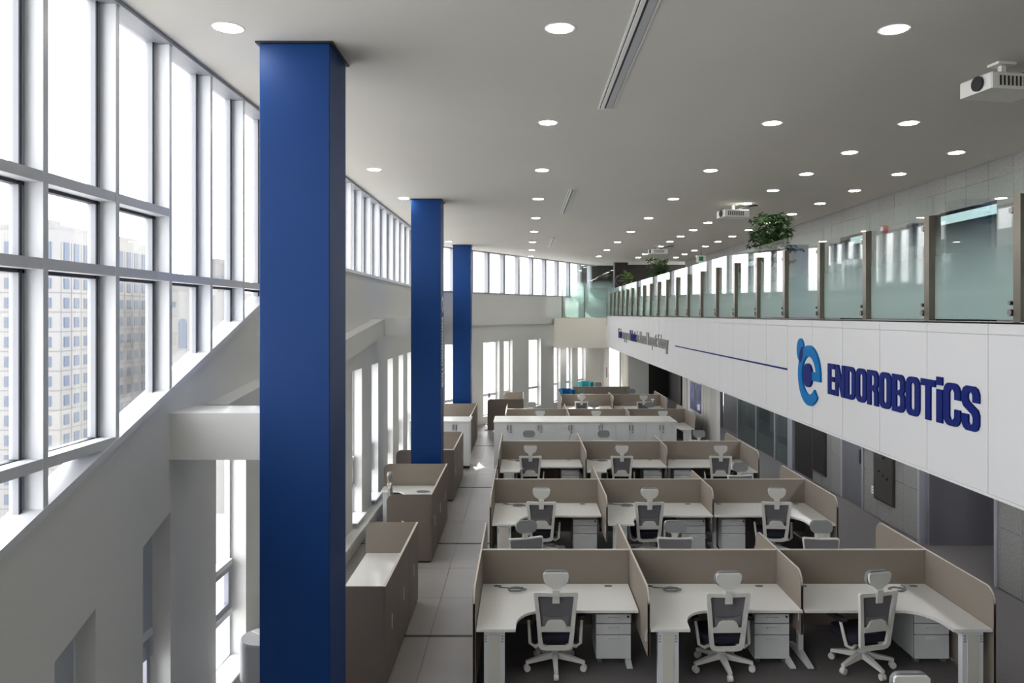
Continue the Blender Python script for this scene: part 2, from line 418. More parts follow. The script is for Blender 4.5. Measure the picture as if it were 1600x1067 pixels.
o = MB().box(XR, XR+.2, YB, 6.5, 0, CEIL).build('wall_right_near', 'stone'); st(o)
o = MB().box(-2.76, XR+1.6, YB-.2, YB, 0, CEIL).build('wall_behind', 'wall_paint'); st(o)
# recess with lift lobby doors (lower)
nd = [1]
def door(x0, x1, y0, y1, z0, z1, m='door_grey', handle=True, lab=None):
    r = struct('door_%d' % nd[0], lab); nd[0] += 1
    MB().box(x0, x1, y0, y1, z0, z1).build('door_leaf', m, r)
    if handle: MB().box(x0-.03, x0, y0+.08, y0+.11, z0+.9, z0+1.15).build('door_handle', 'steel', r)
    return r
o = MB().box(XR+1.4, XR+1.5, 6.5, 28, 0, 2.46).build('wall_lobby', 'door_grey'); st(o)
for y_ in (9.87, 11.80, 13.76, 14.67):
    o = MB().box(XR-.02, XR+.6, y_, y_+.06, 0, 2.46).build('trim_%d' % (20+int(y_*2)), 'frame_grey'); st(o)
r = struct('door_%d' % nd[0], 'wide grey door standing open in the lobby recess'); nd[0] += 1
MB().box(XR+.06, XR+1.25, 11.66, 11.72, .02, 2.44).build('door_leaf', 'door_grey', r)
MB().box(XR+1.1, XR+1.14, 11.62, 11.66, 1.0, 1.2).build('door_handle', 'steel', r)
door(XR+.02, XR+.07, 13.84, 14.66, .02, 2.44, lab='flush grey door beside the stone panels')
# stainless control cabinet with notice
t = thing('control_cabinet', 'stainless steel control panel with dark knobs set in the stone wall', 'control panel', (XR, 12.6, 0))
MB().box(-.03, 0, 0, .72, .45, 2.4).build('frame', 'steel_dark', t)
MB().box(-.036, -.03, .03, .69, .48, 2.37).build('cover', 'steel', t)
for yy, zz in ((.33, 1.5), (.33, 1.2), (.5, .95), (.35, .9), (.2, .87)):
    MB().cyl((-.036, yy, zz), (-.05, yy, zz), .022, 10).build('knob', 'plastic_black', t)
MB().box(-.045, -.036, .6, .65, 1.3, 1.5).build('lock', 'plastic_black', t)
t = thing('notice', 'white notice sheet with a red header on the steel panel', 'notice', (XR-.037, 13.05, 2.08))
MB().box(-.003, 0, 0, .22, 0, .26).build('sheet', 'paper', t); MB().box(-.005, -.003, .01, .21, .2, .25).build('header', 'red', t)
t = thing('wall_outlet', 'small white wall outlet on the stone slabs', 'outlet', (XR-.0, 13.36, .5))
MB().box(-.012, 0, 0, .08, 0, .13).build('plate', 'paper', t); MB().box(-.015, -.012, .03, .05, .03, .05).box(-.015, -.012, .03, .05, .08, .10).build('socket', 'plastic_black', t)
# dark opening, dark framed board and glass rooms further on
door(XR+.02, XR+.06, 16.25, 17.3, .0, 2.46, 'dark_room', False, 'black opening in the right wall')
t = thing('wall_board', 'dark framed board hanging on the stone wall', 'board', (XR-.001, 15.45, .35))
MB().box(-.03, 0, 0, .7, 0, 1.98).build('frame', 'steel_dark', t); MB().box(-.034, -.03, .03, .67, .03, 1.95).build('face', 'dark_room', t)
gr = struct('window_3', 'frosted dark glass partition of a room under the mezzanine')
for a, b in ((17.45, 18.6), (18.65, 20.1), (20.15, 21.85)):
    MB().box(XR, XR+.012, a, b, .05, 2.46).build('pane', 'room_frost', gr)
for y_ in (17.38, 18.6, 20.1, 21.85):
    MB().box(XR-.02, XR+.05, y_, y_+.06 + (.25 if y_ in (17.38,) else 0), 0, 2.46).build('post', 'frame_grey', gr)
MB().box(XR-.01, XR+.03, 17.4, 21.9, 0, .05).build('rail', 'steel_dark', gr)
o = MB().box(XR+.9, XR+.95, 17.4, 23.9, 0, 2.46).build('wall_room', 'dark_room'); st(o)
door(XR+.1, XR+.15, 22.0, 23.8, .02, 2.44, lab='dark grey door near the poster wall')
o = MB().box(XR, XR+.1, 23.85, 24.6, 0, 2.46).build('wall_panel', 'door_grey'); st(o)
lv = thing('folding_partition', 'pale freestanding partition with pleated ends and poster under the mezzanine', 'partition', (4.72, 18.95, ZF))
MB().box(0, .09, 0, 4.0, 0, 2.30).build('core', 'wall_paint', lv)
for i in range(9): MB().box(-.035, 0, .02+i*.15, .02+i*.15+.10, 0, 2.30).build('slat', 'louver', lv)
for i in range(4): MB().box(-.035, 0, 3.32+i*.15, 3.32+i*.15+.10, 0, 2.30).build('slat', 'louver', lv)
t = thing('poster', 'blue and white printed poster on the pale partition under the mezzanine', 'poster', (4.72-.014, 20.55, .95))
MB().box(0, .012, 0, 1.35, 0, .95).build('print', 'poster_navy', t); MB().box(-.003, 0, .0, 1.35, .78, .95).build('white_band', 'paper', t)
MB().prism([(.55, .1), (.8, .1), (.85, .45), (.75, .62), (.62, .6), (.5, .4)], -.002, 0, 'x').build('figure', 'pad_grey', t)
MB().prism([(.1, .08), (.4, .05), (.42, .2), (.15, .25)], -.002, 0, 'x').build('figure', 'paper', t)
o = MB().box(XR, XR+.1, 24.6, 28.5, 0, 2.46).build('wall_passage', 'door_grey'); st(o)
o = MB().box(XR, XR+.1, 28.5, 37, 0, 2.46).build('wall_corridor', 'dark_room'); st(o)
MB().box(XR-.05, XR, 29.6, 29.75, 0, 2.46).build('post', 'dark_brown', o)
o = MB().box(4.05, 4.85, 30.0, 30.15, 0, 2.44).build('wall_end', 'wall_paint'); st(o)
o = MB().box(4.85, XR, 32.5, 32.6, 0, 2.44).build('wall_end_dark', 'dark_room'); st(o)
o = MB().box(2.75, 3.25, 31.9, 32.0, 0, 2.44).box(4.0, 4.1, 30.15, 32.0, 0, 2.44).build('wall_end_white', 'cream_paint'); st(o)
r = struct('window_8', 'bright glazing beside the glass door in the far corner')
MB().prism([(3.25,.13),(4.0,.13),(4.0,2.44),(3.25,2.44)], 31.92, 31.98, 'y', [[(3.3,.2),(3.95,.2),(3.95,2.38),(3.3,2.38)]]).build('window_frame', 'mullion_white', r)
MB().box(3.3, 3.95, 31.945, 31.953, .2, 2.38).build('pane', 'window_glass', r)
t = thing('glass_door', 'clear glass door with dark handle in the far corner', 'door', (3.3, 31.62, ZF))
MB().box(0, .62, 0, .012, 0, 2.2).build('pane', 'window_glass', t); MB().box(.08, .11, -.05, 0, .9, 1.3).build('handle', 'steel_dark', t)

# upper rooms behind the mezzanine
o = MB().box(XR+1.0, XR+1.05, 6.5, 29, 3.44, 5.1).build('wall_upper_room', 'door_grey'); st(o)
o = MB().box(XR, XR+.01, 9.9, 11.6, 3.44, 5.06).build('window_4', 'dark_glass'); st(o, 'dark glass doorway in the upper stone wall')
o = MB().box(XR, XR+.01, 13.8, 14.8, 3.44, 5.06).build('window_5', 'dark_glass'); st(o)
o = MB().box(XR, XR+.01, 20.2, 21.8, 3.44, 5.06).build('window_6', 'dark_glass'); st(o)
o = MB().box(3.95, XR+1, 31.0, 31.1, 3.44, CEIL).build('wall_upper_end', 'dark_brown'); st(o)
o = MB().box(2.2, 4.0, 31.5, 31.6, 3.44, CEIL).build('wall_upper_dark', 'dark_room'); st(o)
gs = struct('window_7', 'frosted glass front of the room at the mezzanine end')
for a, b in ((1.62, 2.5), (2.52, 3.42)): MB().box(a, b, 29.5, 29.512, 3.45, CEIL).build('pane', 'screen_frost', gs)
MB().box(3.42, 3.48, 29.47, 29.54, 3.45, CEIL).build('post', 'frame_grey', gs)
t = thing('dark_display_wall', 'dark brown panel with a thin ring emblem at the mezzanine end', 'panel', (3.48, 29.5, 3.45))
MB().box(0, .5, 0, .06, 0, 2.12).build('panel', 'dark_brown', t)
ring = arc(.25, 1.42, .23, 0, 360, 24)[:-1]; ri = arc(.25, 1.42, .218, 0, 360, 24)[:-1]
MB().prism(ring, -.004, 0, 'y', [ri]).build('ring', 'steel', t)
MB().box(.13, .37, -.004, 0, 1.41, 1.43).build('lettering', 'steel', t)

# ------------------------------------------------------------------ glass railing of the mezzanine
gl = thing('glass_railing', 'glass railing with steel posts along the mezzanine edge', 'railing', (XF, 0, 3.55))
post_y = [4.71 + 1.055*i for i in range(-3, 22)]
pm = MB().box(-.02, .03, -.035, .035, 0, .78).build('post', 'post_steel', gl); pm.location = (.02, post_y[0], 0)
cl = MB().cyl((-.03, 0, .06), (.05, 0, .06), .022, 10).cyl((-.03, 0, .12), (.05, 0, .12), .014, 8).cyl((-.02, 0, .69), (.06, 0, .69), .02, 10).build('clamp', 'steel', gl, True); cl.location = (.02, post_y[0]+.06, 0)
for y_ in post_y[1:]: piece(pm, (.02, y_, 0), gl); piece(cl, (.02, y_+.06, 0), gl)
pn = MB().box(0, .012, .012, 1.043, .015, .93).build('pane', 'rail_frost', gl); pn.location = (.045, post_y[0], 0)
for y_ in post_y[1:-1]: piece(pn, (.045, y_, 0), gl)
MB().box(.0, .08, post_y[0], 27.9, -.012, .0).build('base_channel', 'steel_dark', gl)
g2 = thing('glass_railing', 'frosted glass railing across the far end of the mezzanine', 'railing', (1.4, 27.98, 3.47))
for a, b in ((.0, .78), (.82, 1.6)): MB().box(a, b, 0, .012, .02, 1.05).build('pane', 'rail_frost', g2)
for x_ in (-.02, .79, 1.6): MB().box(x_, x_+.03, -.02, .03, 0, 1.1).build('post', 'post_steel', g2)

# ------------------------------------------------------------------ blue columns
colw = .51
cols = [(5.61, -1.41, 'nearest and tallest-looking glossy blue square column beside the left aisle'),
        (13.25, -1.42, 'middle blue square column with white vertical lettering'),
        (22.0, -1.50, 'farthest blue square column in front of the far wall')]
col_objs = []
for cy, xr, lab in cols:
    t = thing('blue_column', lab, 'column', (xr - colw/2, cy + colw/2 + .02, ZF), group='blue columns along the left aisle')
    MB().bbox(-colw/2, colw/2, -colw/2, colw/2, 0, CEIL-.012-ZF, .004).build('shaft', 'column_blue', t)
    MB().box(-colw/2-.025, colw/2+.025, -colw/2-.025, colw/2+.025, CEIL-.012-ZF, CEIL-.002-ZF).build('top_gap', 'gasket', t)
    col_objs.append(t)
# ------------------------------------------------------------------ lettering
def letter_shapes():
    L = {}
    def ring(w, t=.235, s=.15):
        return (w, [rrect(0, w, 0, 1, .2)], [rrect(t, w-t, s, 1-s, .07)])
    L['O'] = (.64, rrect(0, .64, 0, 1, .22), [rrect(.225, .415, .15, .85, .09)])
    L['D'] = (.64, [(0,0)] + arc(.42, .22, .22, 270, 360) + arc(.42, .78, .22, 0, 90) + [(0,1)], [[(.225,.15)] + arc(.36,.21,.06,270,360) + arc(.36,.79,.06,0,90) + [(.225,.85)]])
    L['E'] = (.5, [(0,0),(.5,0),(.5,.17),(.225,.17),(.225,.42),(.46,.42),(.46,.58),(.225,.58),(.225,.83),(.5,.83),(.5,1),(0,1)], [])
    L['N'] = (.66, [(0,0),(.2,0),(.2,.52),(.43,0),(.66,0),(.66,1),(.46,1),(.46,.5),(.24,1),(0,1)], [])
    L['R'] = (.64, [(0,0),(.225,0),(.225,.42),(.34,.42),(.40,.36),(.41,0),(.64,0),(.63,.38),(.56,.49),(.64,.60)] + arc(.44,.8,.2,0,90) + [(0,1)], [[(.225,.57),(.36,.57),(.41,.63),(.41,.79),(.36,.85),(.225,.85)]])
    L['B'] = (.64, [(0,0)] + arc(.44,.2,.2,270,360) + [(.64,.40),(.57,.51),(.63,.60)] + arc(.43,.8,.2,0,90) + [(0,1)], [[(.225,.15),(.37,.15),(.42,.20),(.42,.40),(.37,.45),(.225,.45)], [(.225,.58),(.36,.58),(.41,.63),(.41,.80),(.36,.85),(.225,.85)]])
    L['T'] = (.62, [(.2,0),(.42,0),(.42,.83),(.62,.83),(.62,1),(0,1),(0,.83),(.2,.83)], [])
    L['i'] = (.24, [(0,0),(.24,0),(.24,.80),(0,.80)], [])
    L['C'] = (.64, arc(.22,.78,.22,180,90) + arc(.42,.78,.22,90,0) + [(.64,.62),(.42,.62),(.42,.78),(.37,.85),(.27,.85),(.225,.78),(.225,.22),(.27,.15),(.37,.15),(.42,.22),(.42,.40),(.64,.40)] + arc(.42,.22,.22,360,270) + arc(.22,.22,.22,270,180), [])
    L['S'] = (.62, [(.62,.64),(.62,.84),(.56,.95),(.46,1),(.16,1),(.06,.95),(0,.84),(0,.64),(.06,.53),(.36,.37),(.40,.30),(.40,.2),(.36,.14),(.28,.14),(.235,.2),(.235,.36),(0,.36),(0,.16),(.06,.05),(.16,0),(.46,0),(.56,.05),(.62,.16),(.62,.38),(.56,.49),(.27,.65),(.225,.70),(.225,.80),(.27,.86),(.35,.86),(.39,.80),(.39,.64)], [])
    return L
LS = letter_shapes()
def wordmark(parent, text, total, height, depth, m, mt):
    ws = [LS[c][0] for c in text]; gap = .05; tot = sum(ws) + gap*(len(ws)-1); k = total / tot; x = 0
    for c, w_ in zip(text, ws):
        _, outl, hs = LS[c]
        mb = MB().prism([(x+p[0]*k/1, p[1]*height) if True else p for p in [(q[0], q[1]) for q in outl]] if False else [((x + q[0]*k), q[1]*height) for q in outl], 0, depth, 'z', [[((x + q[0]*k), q[1]*height) for q in h] for h in hs])
        if c == 'i': mb.box(x, x+.24*k, .90*height, 1.10*height, 0, depth)
        mb.xf(mt).build('letter', m, parent)
        x += (w_ + gap) * k
# on the fascia text runs towards the camera: local x -> -Y, local y -> Z, local z(depth) -> -X
FM = Matrix(((0, 0, -1, 0), (-1, 0, 0, 0), (0, 1, 0, 0), (0, 0, 0, 1)))
t = thing('company_lettering', 'large navy ENDOROBOTiCS letters mounted on the white fascia', 'sign', (XF-.001, 7.61, 2.82))
wordmark(t, 'ENDOROBOTiCS', 2.53, .30, .012, 'letter_navy', FM)
t = thing('company_emblem', 'blue round letter e emblem on the fascia beside the navy letters', 'emblem', (XF, 8.10, 2.96))
R1, R2 = .315, .20
# e: ring with an opening at the right below the bar
outer = arc(0, 0, R1, 0, 318, 40); inner = arc(0, 0, R2, 318, 12, 32)
poly = [(R1, -.045)] + outer[1:] + inner + [(.08, .045), (.08, -.045)]
MB().prism(poly, 0, .02, 'z').xf(FM).build('letter_ring', 'logo_blue', t)
MB().prism(arc(-.03, -.0, .125, 0, 360, 28)[:-1], .0, .024, 'z').xf(FM).build('dot', 'logo_navy', t)
MB().prism([(-.255+.105*math.cos(a*math.pi/14), .255+.125*math.sin(a*math.pi/14)) for a in range(28)], 0, .017, 'z').xf(FM).build('ball', 'logo_blue', t)
MB().prism([(-.215+.045*math.cos(a*math.pi/10)+.03*math.sin(a*math.pi/10), .205+.085*math.sin(a*math.pi/10)) for a in range(20)], 0, .0235, 'z').xf(FM).build('overlap', 'logo_purple', t)
t = thing('fascia_line', 'thin navy line on the fascia between slogan and emblem', 'line', (XF, 15.3, 2.965))
MB().box(-.008, 0, -6.5, 0, 0, .02).build('line', 'letter_navy', t)
# slogan
dg = bpy.context.evaluated_depsgraph_get()
def text_mesh(body, size, depth, m, parent, mt, squeeze=None):
    cu = bpy.data.curves.new('txt', 'FONT'); cu.body = body; cu.size = size; cu.extrude = depth/2; cu.offset = .004; cu.resolution_u = 3
    ob = bpy.data.objects.new('txt', cu); col.objects.link(ob); dgx = bpy.context.evaluated_depsgraph_get(); dgx.update()
    me = bpy.data.meshes.new_from_object(ob.evaluated_get(dgx)); col.objects.unlink(ob); bpy.data.objects.remove(ob)
    xs = [v.co.x for v in me.vertices]; wid = max(xs) - min(xs) if xs else 0
    sc = (squeeze / wid) if squeeze else 1
    for v in me.vertices: v.co = mt @ Vector((v.co.x*sc, v.co.y, v.co.z + depth/2))
    me.materials.clear(); me.materials.append(M[m])
    for p in me.polygons: p.material_index = 0
    o = bpy.data.objects.new('word', me); col.objects.link(o); o.parent = parent
    return o
t = thing('slogan_lettering', 'small navy and grey slogan lettering on the far part of the fascia', 'sign', (XF-.001, 24.4, 2.87))
x = 0
for wd, wlen, m in (('Endo', .95, 'letter_navy'), ('surgery and', 1.75, 'letter_grey'), ('Robotics', 1.2, 'letter_navy'), ('for', .4, 'letter_grey'), ('Advanced', 1.25, 'letter_grey'), ('Therapeutic', 1.45, 'letter_grey'), ('Endoscopy', 1.3, 'letter_grey')):
    text_mesh(wd, .42, .015, m, t, FM @ Matrix.Translation((x, 0, 0)), wlen - .1); x += wlen + .03
# vertical lettering on the middle column (faces +X, reads downwards)
cm = Matrix(((0, 0, 1, 0), (0, 1, 0, 0), (-1, 0, 0, 0), (0, 0, 0, 1)))
t = thing('column_lettering', 'white vertical company lettering on the side of the middle blue column', 'sign', (-1.42+.004, 13.40, 3.55))
wordmark(t, 'ENDOROBOTiCS', 1.22, .2, .004, 'letter_white', cm)
MB().prism(arc(-.22, .10, .14, 0, 318, 30) + arc(-.22, .10, .08, 318, 0, 24), 0, .004, 'z').xf(cm).build('emblem', 'letter_white', t)

# ------------------------------------------------------------------ ceiling fittings
def downlight(x, y, label, group):
    global dl0
    if dl0 is None:
        t = thing('downlight', label, 'ceiling light', (x, y, CEIL), 0, group)
        MB().lathe([(.075, -.002), (.105, -.004), (.108, -.0005), (.1, .0)], n=28).build('trim_ring', 'light_trim', t, True)
        MB().lathe([(.083, -.006), (.083, -.003)], n=28).build('lens', 'light_lens', t)
        dl0 = t; return t
    return dup(dl0, (x, y, CEIL), 0, label, group)
dl0 = None
for nm, X_, y0, n, pt in (('above the centre desks', .253, 5.36, 9, 2.64), ('along the mezzanine edge', 2.575, 5.38, 9, 2.64), ('over the left aisle', -2.04, 5.35, 7, 2.62)):
    for i in range(n):
        downlight(X_, y0 + pt*i, '%s round downlight from the camera in the row %s' % (ORD[i], nm), 'ceiling downlights')
for nm, X_, y0, n in (('nearer row over the mezzanine', 3.99, 8.02, 14), ('row close to the stone wall', 5.3, 9.48, 13)):
    for i in range(n):
        downlight(X_, y0 + 1.455*i, '%s round downlight from the camera in the %s' % (ORD[i], nm), 'ceiling downlights')
for i, (a, b) in enumerate(((4.4, 7.46), (12.2, 15.2), (19.97, 22.8))):
    t = thing('slot_diffuser', ['long slot air diffuser nearest the camera', 'slot air diffuser in the middle of the ceiling', 'slot air diffuser farthest from the camera'][i], 'air diffuser', (.79, a, CEIL), 0, 'slot diffusers in the ceiling')
    L = b - a
    MB().box(-.075, -.06, 0, L, -.006, 0).box(.06, .075, 0, L, -.006, 0).box(-.075, .075, 0, .02, -.006, 0).box(-.075, .075, L-.02, L, -.006, 0).build('frame', 'light_trim', t)
    MB().box(-.06, .06, .02, L-.02, -.002, 0).build('slot', 'gasket', t)
    MB().box(-.05, -.02, .03, L-.03, -.012, -.002).build('blade', 'light_trim', t)
    MB().box(.0, .055, .03, L-.03, -.010, -.002).build('blade', 'diffuser_grey', t)
def projector(x, y, rz, label, s=1):
    t = thing('projector', label, 'projector', (x, y, CEIL), rz, 'ceiling projectors')
    MB().bbox(-.24*s, .24*s, -.17*s, .17*s, -.25*s, -.12*s, .01).build('body', 'plastic_white', t)
    MB().cyl((-.245*s, -.04, -.185*s), (-.262*s, -.04, -.185*s), .058*s, 18).build('lens', 'plastic_black', t)
    for i in range(9): MB().box(-.17*s+i*.035*s, -.155*s+i*.035*s, -.174*s, -.17*s, -.225*s, -.15*s).build('vent_slat', 'steel_dark', t)
    MB().box(-.08, .08, -.06, .06, -.02, 0).box(-.02, .02, -.02, .02, -.12*s, -.02).build('mount', 'plastic_white', t)
    MB().tube([(.08, 0, -.1*s), (.2, .05, -.06), (.4, .05, -.02), (.5, .05, -.005)], .012, 6).build('cord', 'plastic_black', t)
projector(3.78, 6.12, math.radians(10), 'white ceiling projector nearest the camera with dark round lens', 1.0)
projector(3.76, 13.9, math.radians(10), 'white ceiling projector above the potted tree')
projector(3.85, 22.2, math.radians(10), 'white ceiling projector farthest along the mezzanine')
# unseen downlights added in the low ceiling to brighten the corridor along the stone wall
for i in range(6):
    cd = dup(dl0, (5.35, 8.2 + 3.1*i, 2.46), 0, '%s added unseen downlight from the camera below the mezzanine, brightening the corridor' % ORD[i], 'added corridor downlights')
    for c_ in cd.children:
        if c_.name.startswith('lens'): c_.data = c_.data.copy(); c_.data.materials[0] = M['added_corridor_lens']
for i in range(4):  # more unseen downlights, added to brighten the far corner
    dup(dl0, (1.9 + .9*(i % 2), 28.8 + 1.4*(i//2), 2.40), 0, ['near left', 'near right', 'far left', 'far right'][i] + ' added unseen downlight below the far mezzanine corner', 'added far corner downlights')
# wall fittings on the upper stone wall
t = thing('fire_alarm', 'red fire alarm strobe on the upper stone wall', 'alarm', (XR-.001, 12.9, 5.02))
MB().lathe([(.07, 0), (.07, .05), (.04, .07)], n=16).xf(Matrix.Rotation(math.radians(-90), 4, 'Y')).build('body', 'red', t, True); MB().box(-.09, -.07, -.03, .03, -.03, .03).build('lens', 'paper', t)
for y_, z_, lab in ((11.95, 4.65, 'dark box speaker beside the upper glass doorway'), (14.95, 4.6, 'dark box speaker farther along the upper stone wall')):
    t = thing('wall_speaker', lab, 'speaker', (XR-.001, y_, z_)); MB().bbox(-.1, 0, -.09, .09, 0, .35, .01).build('cabinet', 'speaker_blue', t); MB().box(-.104, -.1, -.075, .075, .02, .33).build('grille', 'plastic_black', t)
t = thing('exit_sign', 'small green and white exit sign hanging below the ceiling', 'sign', (5.5, 24.0, 5.2)); MB().box(-.15, .15, -.01, .01, 0, .22).build('face', 'paper', t); MB().box(-.07, .07, -.014, -.01, .05, .19).build('pictogram', 'sign_green', t); MB().box(-.01, .01, -.005, .005, .22, .38).build('hanger', 'steel', t)

# ------------------------------------------------------------------ office chair
def make_chair(label, loc, rz, group):
    t = thing('office_chair', label, 'chair', loc, rz, group)
    mb = MB()
    for k in range(5):
        a = math.radians(90 + 72*k + 180); c, s = math.cos(a), math.sin(a)
        n0 = len(mb.v)
        mb.add([(.03,-.028,.10),(.03,.028,.10),(.30,.02,.075),(.30,-.02,.075),(.03,-.028,.16),(.03,.028,.16),(.30,.016,.10),(.30,-.016,.10)], [(0,1,2,3),(4,7,6,5),(0,4,5,1),(1,5,6,2),(2,6,7,3),(3,7,4,0)])
        mb.xf(Matrix.Rotation(a, 4, 'Z'), n0)
    mb.lathe([(.04,.09),(.045,.17),(.03,.19)], n=14); mb.build('star_base', 'plastic_white', t)
    for k in range(5):
        a = math.radians(90 + 72*k + 180); c, s = math.cos(a), math.sin(a)
        w_ = MB().cyl((.29*c - .022*s, .29*s + .022*c, .032), (.29*c + .022*s, .29*s - .022*c, .032), .032, 12).cyl((.29*c, .29*s, .05), (.29*c, .29*s, .09), .012, 8)
        w_.build('caster', 'plastic_white', t, True)
    MB().cyl((0,0,.15), (0,0,.26), .025, 12).box(-.08, .08, -.12, .10, .25, .29).build('gas_column', 'plastic_black', t)
    # seat
    p = rrect(-.215, .215, -.14, .27, .08); q = [(x*.93, .06+(y-.06)*.93) for x, y in p]; n = len(p)
    v = [(x,y,.29) for x,y in q] + [(x,y,.31) for x,y in p] + [(x,y,.345) for x,y in p] + [(x,y,.365) for x,y in q]
    f = [tuple(range(n)), tuple(range(3*n, 4*n))] + [(r*n+i, r*n+(i+1)%n, (r+1)*n+(i+1)%n, (r+1)*n+i) for r in range(3) for i in range(n)]
    MB().add(v, f).build('seat', 'seat_navy', t, True)
    # back leaning backwards: white frame around an open middle, mesh stretched over its front
    def bk(z): return -.175 - .10*(z-.26)
    def plate(poly, d0, d1, holes=()):
        mb_ = MB().prism(poly, 0, 1, 'y', holes)
        mb_.v = [(x_, bk(z_) + (d0 if y_ < .5 else d1), z_) for x_, y_, z_ in mb_.v]
        return mb_
    ou = [(-.09,.245),(.09,.245),(.14,.255),(.165,.285),(.175,.40),(.19,.60),(.211,.80),(.208,.818),(.19,.823),(0,.815),(-.19,.823),(-.208,.818),(-.211,.80),(-.19,.60),(-.175,.40),(-.165,.285),(-.14,.255)]
    inn = [(-.09,.285),(.09,.285),(.122,.30),(.135,.40),(.152,.60),(.172,.776),(.155,.783),(0,.778),(-.155,.783),(-.172,.776),(-.152,.60),(-.135,.40),(-.122,.30)]
    plate(ou, -.02, .014, [inn]).build('back_frame', 'plastic_white', t)
    plate([(-.165,.44),(.165,.44),(.178,.60),(.198,.795),(.185,.808),(0,.802),(-.185,.808),(-.198,.795),(-.178,.60)], .012, .022).build('back_mesh', 'mesh_grey', t)
    plate([(-.143,.435),(.143,.435),(.146,.478),(.105,.485),(.082,.535),(.055,.55),(-.055,.55),(-.082,.535),(-.105,.485),(-.146,.478)], -.03, -.004).build('lumbar_bracket', 'plastic_white', t)
    plate([(-.12,.50),(.12,.50),(.125,.59),(.05,.572),(-.05,.572),(-.125,.59)], -.008, .003).build('lumbar_pad', 'lumbar_grey', t)
    # arms
    for s in (-1, 1):
        a_ = MB().tube([(s*.12,-.08,.27),(s*.20,-.11,.25),(s*.245,-.09,.275),(s*.262,-.02,.50)], [.018,.018,.017,.014], 8).build('armrest', 'plastic_white', t, True)
        MB().bbox(s*.262-.038, s*.262+.038, -.09, .14, .50, .53, .01).build('arm_pad', 'plastic_black', a_)
    # headrest
    hp = [(-.032,.84),(-.045,.868),(-.085,.89),(-.112,.925),(-.122,.97),(-.12,1.0),(-.105,1.012),(.105,1.012),(.12,1.0),(.122,.97),(.112,.925),(.085,.89),(.045,.868),(.032,.84)]
    h_ = plate(hp, -.018, .006).build('headrest', 'plastic_white', t)
    plate(rrect(-.128, .128, .885, 1.026, .06), .006, .045).build('headrest_cushion', 'cushion_grey', h_)
    plate([(-.034,.72),(.034,.72),(.034,.85),(-.034,.85)], -.036, -.018).build('headrest_bracket', 'plastic_white', t)
    return t
ch0 = None
def chair(x, y, deg, label, group='white office chairs with grey mesh backs'):
    global ch0
    if ch0 is None: ch0 = make_chair(label, (x, y, ZF), math.radians(deg), group); return ch0
    return dup(ch0, (x, y, ZF), math.radians(deg), label, group)
PX = [-.453, 1.145, 2.72, 4.31]       # screen lines of the three desk columns
ROWP = [8.3, 11.85, 15.4, 20.65]
cn = ['left', 'middle', 'right']; rn = ['nearest', 'second', 'third', 'fourth']
front = [[(.309, 7.62, 0), (1.94, 7.60, 2), (3.33, 7.62, 14)], [(.26, 11.17, -2), (1.765, 11.15, 3), (3.59, 11.17, -4)], [(.12, 14.72, 2), (1.84, 14.72, 0), (3.70, 14.72, -3)], [(.41, 19.97, 3), (1.85, 19.97, 0), (3.55, 19.97, 0)]]
back = [[(.10, 8.97, 198), (1.79, 8.96, 178), (3.50, 8.95, 174)], [None, None, (3.59, 12.53, 186)], [(.115, 16.08, 180), (1.70, 16.08, 184), (3.68, 16.08, 176)], [(.225, 21.33, 180), (1.95, 21.33, 176), (3.53, 21.33, 184)]]
for i in range(4):
    for j in range(3):
        c = front[i][j]; chair(c[0], c[1], c[2], 'office chair seen from behind at the %s desk of the %s desk row' % (cn[j], rn[i]))
        c = back[i][j]
        if c: chair(c[0], c[1], c[2], 'office chair facing the camera behind the %s screen of the %s desk row' % (cn[j], rn[i]))
chair(1.76, 23.72, 0, 'office chair seen from behind at the left desk of the fifth desk row')
chair(3.64, 23.72, 0, 'office chair seen from behind at the right desk of the fifth desk row')
chair(1.91, 25.1, 180, 'office chair facing the camera behind the left screen of the fifth desk row')
chair(3.52, 25.1, 178, 'office chair facing the camera behind the right screen of the fifth desk row')
chair(2.68, 27.6, 180, 'office chair facing the camera behind the farthest desk screen')
chair(-1.84, 12.0, -84, 'office chair in profile at the taupe workstation with cable on its desk')
chair(-2.12, 20.7, -90, 'office chair partly hidden behind the middle blue column')
chair(-.85, 24.2, -90, 'office chair at the separate taupe workstation near the far windows')
chair(2.64, 5.52, 0, 'office chair whose headrest shows at the bottom edge of the picture')

